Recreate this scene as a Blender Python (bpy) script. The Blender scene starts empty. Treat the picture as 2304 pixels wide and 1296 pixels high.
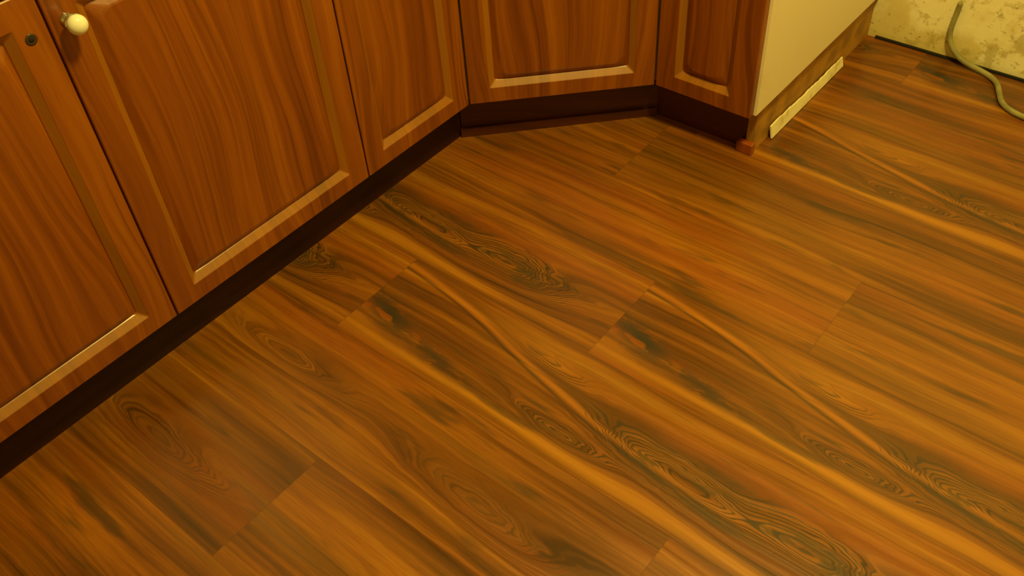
import bpy, math, random
from mathutils import Vector, Matrix
random.seed(4)
S=bpy.context.scene
try:
    S.view_settings.view_transform='Standard'; S.view_settings.look='None'
    S.view_settings.exposure=0; S.view_settings.gamma=1
except Exception: pass

# ---------------------------------------------------------------- node helper
class NT:
    def __init__(s,name):
        s.m=bpy.data.materials.new(name); s.m.use_nodes=True
        s.t=s.m.node_tree; s.n=s.t.nodes; s.l=s.t.links
        s.b=s.n['Principled BSDF']
    def put(s,sock,v):
        if isinstance(v,bpy.types.NodeSocket): s.l.new(v,sock)
        elif v is not None: sock.default_value=v
    def M(s,op,a,b=None,c=None,clamp=False):
        n=s.n.new('ShaderNodeMath'); n.operation=op; n.use_clamp=clamp
        s.put(n.inputs[0],a); s.put(n.inputs[1],b)
        if c is not None: s.put(n.inputs[2],c)
        return n.outputs[0]
    def add(s,a,b): return s.M('ADD',a,b)
    def sub(s,a,b): return s.M('SUBTRACT',a,b)
    def mul(s,a,b): return s.M('MULTIPLY',a,b)
    def xyz(s,a,b,c=0.0):
        n=s.n.new('ShaderNodeCombineXYZ'); s.put(n.inputs[0],a); s.put(n.inputs[1],b); s.put(n.inputs[2],c); return n.outputs[0]
    def sep(s,v):
        n=s.n.new('ShaderNodeSeparateXYZ'); s.l.new(v,n.inputs[0]); return n.outputs
    def noise(s,vec,scale=1,detail=2,rough=.5,dist=0):
        n=s.n.new('ShaderNodeTexNoise'); s.l.new(vec,n.inputs['Vector'])
        n.inputs['Scale'].default_value=scale; n.inputs['Detail'].default_value=detail
        n.inputs['Roughness'].default_value=rough; n.inputs['Distortion'].default_value=dist
        return n.outputs['Fac']
    def ramp(s,f,stops,interp='LINEAR'):
        n=s.n.new('ShaderNodeValToRGB'); s.l.new(f,n.inputs[0]); r=n.color_ramp; r.interpolation=interp
        while len(r.elements)<len(stops): r.elements.new(.5)
        for e,(p,c) in zip(r.elements,stops):
            e.position=p; e.color=(c,c,c,1) if not hasattr(c,'__len__') else (*c,1)
        return n.outputs[0]
    def mix(s,f,a,b,mode='MIX'):
        n=s.n.new('ShaderNodeMix'); n.data_type='RGBA'; n.blend_type=mode
        s.put(n.inputs[0],f)
        s.put(n.inputs[6],(*a,1) if isinstance(a,tuple) else a); s.put(n.inputs[7],(*b,1) if isinstance(b,tuple) else b)
        return n.outputs[2]
    def smooth(s,x,lo,hi,a=0.0,b=1.0):
        n=s.n.new('ShaderNodeMapRange'); n.interpolation_type='SMOOTHSTEP'
        s.put(n.inputs[0],x); n.inputs[1].default_value=lo; n.inputs[2].default_value=hi
        n.inputs[3].default_value=a; n.inputs[4].default_value=b; return n.outputs[0]
    def gauss(s,u,v,u0,v0,su,sv,slope=0.0):
        du=s.sub(u,u0); dv=s.sub(s.sub(v,v0),s.mul(du,slope))
        a=s.M('POWER',s.M('ABSOLUTE',s.mul(du,1/su)),2.0); b=s.M('POWER',s.M('ABSOLUTE',s.mul(dv,1/sv)),2.0)
        return s.M('EXPONENT',s.mul(s.add(a,b),-1.0))
    def line(s,x,wd):
        return s.M('EXPONENT',s.mul(s.M('POWER',s.M('ABSOLUTE',s.mul(x,1/wd)),2.0),-1.0))
    def attr(s,name):
        n=s.n.new('ShaderNodeAttribute'); n.attribute_name=name; return n
    def bump(s,h,strength=.2,dist=.001):
        n=s.n.new('ShaderNodeBump'); s.l.new(h,n.inputs['Height']); n.inputs['Strength'].default_value=strength
        n.inputs['Distance'].default_value=dist; s.l.new(n.outputs[0],s.b.inputs['Normal'])
    def fin(s,col,rough=.5,spec=.5,metal=0.0):
        s.put(s.b.inputs['Base Color'],(*col,1) if isinstance(col,tuple) else col)
        s.put(s.b.inputs['Roughness'],rough); s.put(s.b.inputs['Specular IOR Level'],spec); s.b.inputs['Metallic'].default_value=metal
        return s.m

# ---------------------------------------------------------------- materials
def floor_mat():
    t=NT('laminate_floor')
    uv=t.n.new('ShaderNodeUVMap'); uv.uv_map='UVMap'
    o=t.sep(uv.outputs[0]); u,v=o[0],o[1]
    seed=t.attr('seed').outputs['Fac']; pa=t.attr('printa').outputs['Fac']; pb=t.attr('printb').outputs['Fac']
    wob=t.noise(t.xyz(t.mul(u,2.6),t.mul(v,5),t.add(seed,7)),1,1)
    jit=t.noise(t.xyz(t.mul(u,30),t.mul(v,60),seed),1,2,.6)
    jit2=t.noise(t.xyz(t.mul(u,10),t.mul(v,30),t.add(seed,2)),1,2,.6)
    vv=t.add(v,t.mul(t.sub(wob,.5),.030))
    uj=t.add(u,t.mul(t.sub(jit2,.5),.09)); vj=t.add(vv,t.mul(t.sub(jit2,.5),.012))
    A=[(.50,.055,.10,.018,-.06,.9),(.72,.090,.15,.036,-.14,1.4),(.95,.095,.14,.042,-.05,1.25),(.40,.17,.12,.02,-.1,.35)]
    B=[(.42,.12,.15,.026,.03,.8),(.95,.09,.17,.032,-.05,.9)]
    def bumps(L):
        acc=None
        for (a,b,c,d,e,f) in L:
            g=t.mul(t.gauss(uj,vj,a,b,c,d,e),f)
            acc=g if acc is None else t.add(acc,g)
        return acc
    bA=t.mul(bumps(A),pa); bB=t.mul(bumps(B),pb); bump=t.add(bA,bB)
    F=t.add(t.add(t.mul(bump,.095),vv),t.mul(t.sub(jit,.5),.0030))
    st=t.noise(t.xyz(t.mul(u,.9),t.mul(F,24),seed),1,2,.5)
    st2=t.noise(t.xyz(t.mul(u,1.6),t.mul(F,75),t.add(seed,3)),1,2,.6)
    st3=t.noise(t.xyz(t.mul(u,5),t.mul(F,210),t.add(seed,9)),1,2,.6)
    fine=t.noise(t.xyz(t.mul(u,16),t.mul(v,520),seed),1,2,.6)
    cloud=t.noise(t.xyz(t.mul(u,2.4),t.mul(v,7),t.add(seed,13)),1,2,.5)
    tone=t.add(t.add(t.mul(st,.38),t.mul(st2,.26)),t.add(t.mul(st3,.13),t.mul(cloud,.23)))
    col=t.ramp(tone,[(.36,(.068,.024,.0020)),(.44,(.145,.046,.0025)),(.50,(.225,.072,.003)),(.56,(.300,.101,.004)),(.66,(.42,.165,.008))])
    hue=t.noise(t.xyz(t.mul(u,1.3),t.mul(v,16),t.add(seed,31)),1,2,.5)
    col=t.mix(t.mul(t.smooth(hue,.52,.68),.42),col,(.30,.072,.005))
    col=t.mix(t.mul(t.smooth(hue,.46,.34),.28),col,(.17,.080,.006))
    col=t.mix(t.mul(t.smooth(fine,.45,.75),.32),col,(.075,.025,.003))
    stripe=t.mul(t.gauss(u,t.add(v,t.mul(t.sub(wob,.5),.02)),.42,.022,.52,.011,-.01),pa)
    col=t.mix(t.mul(stripe,.70),col,(.50,.200,.012))
    sv=t.sub(vv,t.smooth(u,-.10,.80,.215,.085)); fade=t.mul(t.smooth(u,.62,.95,1,0),pa)
    col=t.mix(t.mul(t.mul(t.line(sv,.006),fade),.60),col,(.46,.155,.012))
    col=t.mix(t.mul(t.mul(t.line(t.add(sv,.012),.0035),fade),.70),col,(.045,.022,.006))
    col=t.mix(t.mul(t.mul(t.line(t.sub(sv,.016),.010),fade),.45),col,(.10,.038,.004))
    patch=t.noise(t.xyz(t.mul(u,11),t.mul(v,42),t.add(seed,5)),1,3,.65)
    core=t.mul(t.smooth(bump,.45,1.1),t.smooth(patch,.46,.60))
    col=t.mix(t.mul(core,t.add(t.mul(pa,.40),.25)),col,(.055,.036,.011))
    ring=t.M('SINE',t.mul(F,860.0))
    rm=t.mul(t.smooth(bump,.08,.4),t.smooth(jit,.15,.42))
    col=t.mix(t.mul(t.mul(t.smooth(ring,.0,.8),rm),t.add(t.mul(pa,.38),.40)),col,(.040,.025,.009))
    patch2=t.noise(t.xyz(t.mul(u,22),t.mul(v,55),t.add(seed,15)),1,3,.65)
    k1=t.mul(t.mul(t.M('MAXIMUM',t.gauss(uj,vj,.06,.085,.065,.030,-.25),t.mul(t.gauss(uj,vj,.20,.055,.12,.016,-.12),.8)),t.smooth(patch2,.36,.50)),pa)
    col=t.mix(k1,col,(.036,.027,.014))
    sm=t.noise(t.xyz(t.mul(u,3.5),t.mul(v,26),t.add(seed,21)),1,3,.6)
    col=t.mix(t.mul(t.smooth(sm,.57,.70),.65),col,(.052,.028,.007))
    tint=t.attr('tint').outputs['Fac']
    hsv=t.n.new('ShaderNodeHueSaturation'); t.l.new(col,hsv.inputs['Color']); t.l.new(tint,hsv.inputs['Value'])
    col=hsv.outputs[0]
    e=t.M('MINIMUM',v,t.sub(.232,v)); L=t.attr('plen').outputs['Fac']
    e2=t.M('MINIMUM',u,t.sub(L,u)); ee=t.M('MINIMUM',e,e2)
    seam=t.smooth(ee,.0003,.0018,1,0)
    col=t.mix(t.mul(seam,.25),col,(.04,.016,.003))
    return t.fin(col,t.smooth(st2,.2,.8,.26,.38),.55)

def wood_mat(name,dark=1.0,rough=.34,spec=.7):
    t=NT(name)
    uv=t.n.new('ShaderNodeUVMap'); uv.uv_map='UVMap'
    o=t.sep(uv.outputs[0]); s,z=o[0],o[1]
    seed=t.attr('seed').outputs['Fac']
    w=t.noise(t.xyz(t.mul(s,4.5),t.mul(z,1.8),seed),1,1,.5)
    j=t.noise(t.xyz(t.mul(s,22),t.mul(z,6),seed),1,2,.5)
    F=t.add(t.add(s,t.mul(t.sub(w,.5),.13)),t.mul(t.sub(j,.5),.008))
    st=t.noise(t.xyz(t.mul(F,24),t.mul(z,.7),seed),1,2,.55)
    st2=t.noise(t.xyz(t.mul(F,110),t.mul(z,2.0),seed),1,3,.6)
    fine=t.noise(t.xyz(t.mul(s,700),t.mul(z,14),seed),1,2,.6)
    tone=t.add(t.mul(st,.55),t.mul(st2,.45))
    col=t.ramp(tone,[(.30,(.130,.028,.0005)),(.43,(.215,.051,.0006)),(.54,(.280,.073,.0008)),(.66,(.35,.103,.0015)),(.8,(.40,.135,.003))])
    rl=t.noise(t.xyz(t.mul(F,60),t.mul(z,.8),t.add(seed,4)),1,2,.5)
    col=t.mix(t.mul(t.smooth(rl,.57,.69),.50),col,(.10,.020,.0006))
    col=t.mix(t.mul(t.smooth(fine,.5,.8),.30),col,(.10,.022,.0006))
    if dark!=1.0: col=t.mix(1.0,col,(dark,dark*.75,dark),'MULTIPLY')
    else:
        ed=t.attr('edge').outputs['Fac']        # highlight painted into the colour of the routed edge, all round the panel
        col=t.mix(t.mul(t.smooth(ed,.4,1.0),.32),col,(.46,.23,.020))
    return t.fin(col,rough,spec)

def wall_mat():
    t=NT('old_cream_wall'); g=t.n.new('ShaderNodeTexCoord').outputs['Object']
    x,y,z=t.sep(g)
    big=t.noise(g,7,4,.6); med=t.noise(g,22,4,.65); sml=t.noise(g,70,3,.6)
    near=t.smooth(z,.02,.55,1,.15)
    stain=t.M('MAXIMUM',t.gauss(x,z,.92,.12,.13,.20),t.mul(t.gauss(x,z,.62,.03,.35,.05),.6))
    m1=t.mul(t.smooth(t.add(big,t.mul(stain,.14)),.49,.66),near)
    col=t.mix(t.mul(m1,.7),(.90,.82,.56),(.62,.48,.13))
    m2=t.mul(t.smooth(t.add(med,t.mul(stain,.12)),.57,.68),near)
    col=t.mix(t.mul(m2,.6),col,(.42,.31,.07))
    m3=t.mul(t.smooth(t.add(sml,t.mul(stain,.10)),.67,.75),near)
    col=t.mix(t.mul(m3,.5),col,(.16,.12,.04))
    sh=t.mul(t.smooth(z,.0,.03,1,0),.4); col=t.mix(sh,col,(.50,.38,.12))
    t.bump(med,.35,.003)
    return t.fin(col,.8,.3)

def mottled(name,base,spot,scale,lo,hi,amt,rough=.8):
    t=NT(name); g=t.n.new('ShaderNodeTexCoord').outputs['Object']
    n=t.noise(g,scale,5,.62); n2=t.noise(g,scale*3.4,4,.7)
    m=t.mul(t.smooth(n,lo,hi),t.smooth(n2,.35,.6))
    col=t.mix(t.mul(m,amt),base,spot)
    return t.fin(col,rough,.3)

def flat(name,c,rough=.5,metal=0.0,var=.12,scale=30,spec=.5):
    t=NT(name); g=t.n.new('ShaderNodeTexCoord').outputs['Object']
    n=t.noise(g,scale,3,.5)
    col=t.mix(t.smooth(n,.3,.7),tuple(x*(1-var) for x in c),tuple(min(1,x*(1+var)) for x in c))
    return t.fin(col,rough,spec,metal)

MF=floor_mat()
MW=wood_mat('cabinet_wood')
MD=wood_mat('plinth_wood_shaded',.11,.5,.3)  # plinth wood darkened further, toe-kick shade of the long run put into colour
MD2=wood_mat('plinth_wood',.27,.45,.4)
MS=wood_mat('plinth_block_wood',.98,.45)
MWALL=wall_mat()
MWALLP=mottled('cream_wall',(.72,.66,.46),(.60,.50,.28),2.0,.5,.7,.5)
MPANEL=mottled('cream_melamine',(.86,.75,.56),(.72,.57,.32),3.0,.45,.7,.4,.5)
MCEIL=flat('ceiling_paint',(.8,.76,.66),.9)
MDARK=flat('dark_gap',(.008,.005,.003),.9)
MTOP=flat('worktop_laminate',(.30,.24,.16),.4,0,.25,60)
MKNOB=flat('cream_ceramic',(.88,.84,.72),.15,0,.02)
MCHR=flat('chrome',(.75,.72,.72),.18,1.0,.03)
MHOSE=flat('grey_rubber',(.26,.23,.09),.6,0,.2,40)
MWHITE=mottled('white_board',(.84,.74,.46),(.5,.38,.14),14,.45,.62,.6,.7)
MCARC=flat('chipboard_carcass',(.45,.36,.2),.7)
MSIDE=flat('raw_pine',(.38,.19,.025),.6,0,.3,18)
MBRUSH=flat('brown_screw_rim',(.05,.028,.012),.4,0)

# ---------------------------------------------------------------- mesh helpers
def obj(name,verts,faces,mat,uvs=None,parent=None,smooth=False):
    me=bpy.data.meshes.new(name); me.from_pydata([tuple(v) for v in verts],[],faces); me.update()
    o=bpy.data.objects.new(name,me); S.collection.objects.link(o)
    for m in (mat if isinstance(mat,list) else [mat]): me.materials.append(m)
    if uvs is not None:
        l=me.uv_layers.new(name='UVMap')
        for lp in me.loops: l.data[lp.index].uv=uvs[lp.vertex_index]
    if smooth:
        for p in me.polygons: p.use_smooth=True
    if parent: o.parent=parent
    return o
def setattr_(o,name,val):
    a=o.data.attributes.new(name,'FLOAT','POINT')
    for i in range(len(o.data.vertices)): a.data[i].value=val if not hasattr(val,'__len__') else val[i]
def empty(name):
    e=bpy.data.objects.new(name,None); e.empty_display_size=.1; S.collection.objects.link(e); return e
def box(name,lo,hi,mat,parent=None,bev=.0,frame=None,uvaxis=0):
    x0,y0,z0=lo; x1,y1,z1=hi
    V=[(x0,y0,z0),(x1,y0,z0),(x1,y1,z0),(x0,y1,z0),(x0,y0,z1),(x1,y0,z1),(x1,y1,z1),(x0,y1,z1)]
    F=[(0,3,2,1),(4,5,6,7),(0,1,5,4),(1,2,6,5),(2,3,7,6),(3,0,4,7)]
    uvs=[(v[0]+v[1] if uvaxis==0 else v[2],v[2] if uvaxis==0 else v[0]+v[1]) for v in V]
    o=obj(name,V,F,mat,uvs,parent); setattr_(o,'seed',random.random()*40)
    if bev:
        m=o.modifiers.new('bevel','BEVEL'); m.width=bev; m.segments=2; m.limit_method='ANGLE'
    return o
def rrect(a0,a1,b0,b1,r,depth,seg=5):
    pts=[]
    for (cx,cy,st) in [(a1-r,b1-r,0),(a0+r,b1-r,90),(a0+r,b0+r,180),(a1-r,b0+r,270)]:
        for i in range(seg+1):
            an=math.radians(st+90*i/seg); pts.append((cx+r*math.cos(an),cy+r*math.sin(an),depth))
    return pts
def door(name,frame,w,z0,z1,parent=None,seed=None,sl=.052,sr=.052,flat_=False,rail=.046):
    """frame(s,z,n)->world ; s 0..w along face, n outwards; closed solid"""
    g=.0018; a0,a1=g,w-g; T=-.019
    loops=[rrect(a0,a1,z0,z1,.001,T),rrect(a0,a1,z0,z1,.001,-.0015),rrect(a0+.0015,a1-.0015,z0+.0015,z1-.0015,.001,0)]
    edge=[0,0,0]
    if not flat_:
        I=(sl-.004,w-sr+.004,z0+rail-.009,z1-rail+.006)
        def ins(d,r,dep): return rrect(I[0]+d,I[1]-d,I[2]+d,I[3]-d,r,dep)
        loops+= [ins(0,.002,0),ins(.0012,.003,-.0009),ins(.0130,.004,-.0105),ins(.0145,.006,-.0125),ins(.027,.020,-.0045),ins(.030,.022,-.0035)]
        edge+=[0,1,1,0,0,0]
    n=len(loops[0]); V=[];F=[];E=[]
    for L,e in zip(loops,edge): V+=L; E+=[float(e)]*n
    for k in range(len(loops)-1):
        for i in range(n):
            j=(i+1)%n; F.append((k*n+i,k*n+j,(k+1)*n+j,(k+1)*n+i))
    F.append(tuple(range((len(loops)-1)*n,len(loops)*n))); F.append(tuple(reversed(range(n))))
    uvs=[(p[0],p[1]) for p in V]
    o=obj(name,[frame(*p) for p in V],F,MW,uvs,parent)
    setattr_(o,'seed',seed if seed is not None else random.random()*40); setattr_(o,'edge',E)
    return o
def lathe(name,prof,origin,axis,mat,parent=None,n=40):
    ax=Vector(axis).normalized(); q=Vector((0,0,1)).rotation_difference(ax)
    V=[];F=[]
    for (r,h) in prof:
        for i in range(n):
            a=2*math.pi*i/n; V.append(Vector(origin)+q@Vector((r*math.cos(a),r*math.sin(a),h)))
    for k in range(len(prof)-1):
        for i in range(n):
            j=(i+1)%n; F.append((k*n+i,k*n+j,(k+1)*n+j,(k+1)*n+i))
    F.append(tuple(reversed(range(n)))); F.append(tuple(range((len(prof)-1)*n,len(prof)*n)))
    return obj(name,V,F,mat,None,parent,True)
def tube(name,pts,r,mat,parent=None):
    cu=bpy.data.curves.new(name,'CURVE'); cu.dimensions='3D'; sp=cu.splines.new('NURBS'); sp.points.add(len(pts)-1)
    for p,q in zip(sp.points,pts): p.co=(*q,1)
    sp.use_endpoint_u=True; sp.order_u=4; cu.bevel_depth=r; cu.bevel_resolution=6; cu.resolution_u=16; cu.use_fill_caps=True
    tmp=bpy.data.objects.new(name+'_c',cu); S.collection.objects.link(tmp)
    dg=bpy.context.evaluated_depsgraph_get(); me=bpy.data.meshes.new_from_object(tmp.evaluated_get(dg))
    bpy.data.objects.remove(tmp); o=bpy.data.objects.new(name,me); S.collection.objects.link(o)
    me.materials.clear(); me.materials.append(mat)
    for p in me.polygons: p.use_smooth=True
    if parent: o.parent=parent
    return o

# ---------------------------------------------------------------- room
XL,XR,YF,YB,ZC=-.60,2.7,-3.0,.79,2.45
W=.232
V=[];F=[];UV=[];seeds=[];pA=[];pB=[];tn=[];pl=[]
# row: (joint x, print A?, print B?)
rows={0:(.40,1,0),-1:(.33,0,0),-2:(-.30,0,0),-3:(.59,1,0),-4:(.155,1,0),-5:(-.30,0,1),-6:(.36,0,1),-7:(-.55,0,0),1:(.0,0,0),2:(.7,1,0)}
tints={(-7,0):1.12,(-6,-1):.80,(-6,0):1.0,(-5,0):.98,(-4,0):1.0,(-3,0):1.0,(-3,-1):.95,(-2,0):1.02,(-2,1):1.0,(-1,0):.88,(-1,-1):.95,(0,0):.95,(0,-1):.9,(1,0):.85,(-4,-1):.97}
LEN=1.215
for k in range(-14,4):
    y0=.15+W*k; y1=y0+W
    if y1<YF or y0>YB: continue
    x0,a,b=rows.get(k,(random.uniform(-.6,.6),random.choice([0,1]),1))
    i=math.floor((XL-x0)/LEN)
    while x0+i*LEN<XR:
        px=x0+i*LEN; lo=max(px,XL); hi=min(px+LEN,XR); ya=max(y0,YF); yb=min(y1,YB)
        n=len(V); V+=[(lo,ya,0),(hi,ya,0),(hi,yb,0),(lo,yb,0)]
        UV+=[(lo-px,ya-y0),(hi-px,ya-y0),(hi-px,yb-y0),(lo-px,yb-y0)]
        F.append((n,n+1,n+2,n+3)); sd=(3.3 if a else (11.7+k*2.1+i*5.3))
        seeds+=[sd]*4; pA+=[float(a)]*4; pB+=[float(b if not a else 0)]*4; tn+=[tints.get((k,i),random.uniform(.9,1.08))]*4; pl+=[LEN]*4
        i+=1
fl=obj('floor',V,F,MF,UV)
for nm,v in (('seed',seeds),('printa',pA),('printb',pB),('tint',tn),('plen',pl)): setattr_(fl,nm,v)
box('wall_back',(XL-.1,YB,-.02),(XR+.1,YB+.1,ZC),MWALL)
box('wall_left',(XL-.1,YF,-.02),(XL,YB,ZC),MWALLP)
box('wall_right',(XR,YF,-.02),(XR+.1,YB,ZC),MWALLP)
box('wall_front',(XL-.1,YF-.1,-.02),(XR+.1,YF,ZC),MWALLP)
box('ceiling',(XL-.1,YF-.1,ZC),(XR+.1,YB+.1,ZC+.1),MCEIL)
box('wall_foot_line_1',(.56,YB-.007,0.0),(XR,YB,.006),MDARK)  # thin near-black strip along the foot of the back wall

# ---------------------------------------------------------------- cabinets
H0,H1=.12,.755; HT=.86
Yc=-.184; D=.302; Yr=Yc+D; Xe=.549; TK=.056
XB=XL+.004; YK=YB-.004
fL=lambda s,z,n:(n,s,z)
c45=math.sqrt(.5)
fDg=lambda s,z,n:(s*c45+n*c45,Yc+s*c45-n*c45,z)
fR=lambda s,z,n:(s,Yr-n,z)
def off(f,s0): return lambda s,z,n:f(s+s0,z,n)

A=empty('base_cabinet')
edges=[-2.478,-1.987,-1.487,-.995,-.504,Yc]
sd=[5.1,17.3,9.7,23.4,31.2]
for i in range(5):
    w=edges[i+1]-edges[i]
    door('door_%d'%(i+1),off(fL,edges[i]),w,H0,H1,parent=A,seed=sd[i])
    door('drawer_front_%d'%(i+1),off(fL,edges[i]),w,H1+.004,HT-.004,parent=A,seed=sd[i],flat_=True)
box('carcass',(XB,-2.478,H0+.002),(-.0195,Yc-.02,HT),MCARC,A)
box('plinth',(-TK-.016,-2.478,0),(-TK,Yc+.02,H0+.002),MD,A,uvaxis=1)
box('worktop',(XB,-2.478,HT),(.012,Yc,HT+.035),MTOP,A,.004)
ky,kz=-.967,.698
lathe('knob_rose',[(.0,0),(.010,0),(.010,.002),(.0065,.004),(.0055,.010),(.009,.0135),(.0125,.0155),(.0140,.0200),(.0,.0201)],(0,ky,kz),(1,0,0),MCHR,A)
lathe('knob_ball',[(.0,.0165)]+[(.0145*math.sin(math.radians(a)),.0275-.0125*math.cos(math.radians(a))) for a in range(30,180,8)]+[(.0005,.04)],(0,ky,kz),(1,0,0),MKNOB,A)
lathe('knob_hole_ring',[(.0042,-.001),(.0085,0),(.0085,.0008),(.0062,.0014),(.0042,.0006)],(0,-1.024,.694),(1,0,0),MBRUSH,A)
lathe('knob_hole',[(.0,0),(.0044,0),(.0044,.0009),(.0,.0009)],(0,-1.024,.694),(1,0,0),MDARK,A)

B=empty('corner_base_cabinet')
LD=D/c45
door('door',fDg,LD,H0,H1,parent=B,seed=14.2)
door('drawer_front',fDg,LD,H1+.004,HT-.004,parent=B,seed=14.2,flat_=True)
def poly(name,pts,z0,z1,mat,parent):
    n=len(pts); V=[(x,y,z0) for x,y in pts]+[(x,y,z1) for x,y in pts]
    F=[tuple(reversed(range(n))),tuple(range(n,2*n))]+[(i,(i+1)%n,(i+1)%n+n,i+n) for i in range(n)]
    o=obj(name,V,F,mat,[(v[0]+v[1],v[2]) for v in V],parent); setattr_(o,'seed',3.0); return o
q=.0195*math.tan(math.radians(22.5))
poly('carcass',[(-.0195,Yc+q-.012),(-.0195,Yc+q),(D-q,Yr+.0195),(D-q,YK),(XB,YK),(XB,Yc-.012+q)],H0+.002,HT,MCARC,B)
kq=TK*math.tan(math.radians(22.5))
def strip(name,pts,th,z0,z1,mat,parent):
    for i in range(len(pts)-1):
        a=Vector((*pts[i],0)); b=Vector((*pts[i+1],0)); d=(b-a).normalized(); nrm=Vector((-d.y,d.x,0))*th
        V=[a,b,b+nrm,a+nrm]; V=[(p.x,p.y,z0) for p in V]+[(p.x,p.y,z1) for p in V]
        F=[(3,2,1,0),(4,5,6,7),(0,1,5,4),(1,2,6,5),(2,3,7,6),(3,0,4,7)]
        L=(b-a).length; uv=[(v[2],t) for v,t in zip(V,[0,L,L,0]*2)]
        o=obj(name,V,F,mat,uv,parent); setattr_(o,'seed',7.7)
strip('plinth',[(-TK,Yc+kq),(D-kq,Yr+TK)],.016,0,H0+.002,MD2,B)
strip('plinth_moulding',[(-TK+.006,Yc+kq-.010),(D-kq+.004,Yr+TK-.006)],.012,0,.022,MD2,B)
poly('worktop',[(.012,Yc),(D,Yr-.012),(D,YK),(XB,YK),(XB,Yc)],HT,HT+.035,MTOP,B)

C=empty('narrow_base_cabinet')
wr=Xe-.005-D
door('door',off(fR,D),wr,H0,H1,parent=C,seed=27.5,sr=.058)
door('drawer_front',off(fR,D),wr,H1+.004,HT-.004,parent=C,seed=27.5,flat_=True)
box('carcass',(D-q+.001,Yr+.0195,H0+.002),(Xe-.0125,YK,HT),MCARC,C)
box('end_panel',(Xe-.012,Yr+.0192,H0),(Xe,YK,HT),MPANEL,C)
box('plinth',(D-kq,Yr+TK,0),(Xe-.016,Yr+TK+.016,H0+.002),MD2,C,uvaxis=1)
box('plinth_side',(Xe-.030,Yr+TK-.004,0),(Xe-.010,YK,H0),MSIDE,C,uvaxis=1)
box('worktop',(D,Yr-.012,HT),(Xe+.012,YK,HT+.035),MTOP,C,.004)
box('plinth_block',(Xe-.045,Yr+TK-.022,0),(Xe-.005,Yr+TK-.004,.028),MS,C,.003)

# pale skirting strip leaning at foot of the side plinth, its upper edge worn uneven
n=40; V=[];F=[]
random.seed(5); dz=0
for i in range(n):
    k=i/(n-1); y=.235+.375*k
    dz=dz*.6+random.uniform(-.002,.002)
    zt=.034-.010*k+dz; x=Xe+.004
    V+=[(x,y,.003),(x-.006,y,zt),(x-.0095,y,zt),(x-.0035,y,.003)]
for i in range(n-1):
    a=i*4; b=a+4
    for j in range(4): F.append((a+j,b+j,b+(j+1)%4,a+(j+1)%4))
F+= [(3,2,1,0),(n*4-4,n*4-3,n*4-2,n*4-1)]
obj('side_skirting_strip',V,F,MWHITE,None,C)

tube('hose',[(.742,.779,.155),(.742,.780,.145),(.741,.780,.135),(.738,.780,.10),(.738,.777,.06),(.775,.768,.018),(.84,.765,.009),(.885,.745,.0075),(.905,.70,.0075),(.925,.655,.0075),(.96,.628,.0075),(1.04,.62,.0075),(1.2,.64,.0075)],.0066,MHOSE)

# ceiling lamp
LX,LY=1.12,-.50
L=empty('ceiling_lamp')
lathe('lamp_base',[(.0,0),(.06,0),(.06,.02),(.02,.03),(.0,.03)],(LX,LY,ZC-.03),(0,0,1),MCHR,L)
gm=NT('lamp_glass'); gm.b.inputs['Emission Color'].default_value=(1,.85,.45,1); gm.b.inputs['Emission Strength'].default_value=4; gm.fin((.8,.75,.6),.3)
lathe('lamp_shade',[(.0,-.10),(.07,-.09),(.12,-.06),(.14,-.01),(.135,0),(.0,0)],(LX,LY,ZC-.03),(0,0,1),gm.m,L)
ld=bpy.data.lights.new('lamp_bulb','AREA'); ld.shape='DISK'; ld.size=.30; ld.energy=52; ld.color=(1,.80,.17)
lo=bpy.data.objects.new('lamp_bulb',ld); S.collection.objects.link(lo); lo.location=(LX,LY,ZC-.15); lo.parent=L
w=bpy.data.worlds.new('World'); S.world=w; w.use_nodes=True
w.node_tree.nodes['Background'].inputs[0].default_value=(1,.8,.4,1); w.node_tree.nodes['Background'].inputs[1].default_value=.05

# ---------------------------------------------------------------- camera
a,b,c=2.3072,0.7843,0.0789
f=Vector((math.cos(b)*math.cos(a),math.cos(b)*math.sin(a),-math.sin(b)))
r=Vector((math.sin(a),-math.cos(a),0)); d=f.cross(r)
r2=math.cos(c)*r+math.sin(c)*d; d2=-math.sin(c)*r+math.cos(c)*d
cd=bpy.data.cameras.new('camera'); cd.sensor_width=36; cd.lens=36*2092.6/2304; cd.clip_start=.02
cam=bpy.data.objects.new('camera',cd); S.collection.objects.link(cam)
R=Matrix((r2,-d2,-f)).transposed()
cam.matrix_world=Matrix.Translation((1.254,-1.4725,1.315))@R.to_4x4()
S.camera=cam
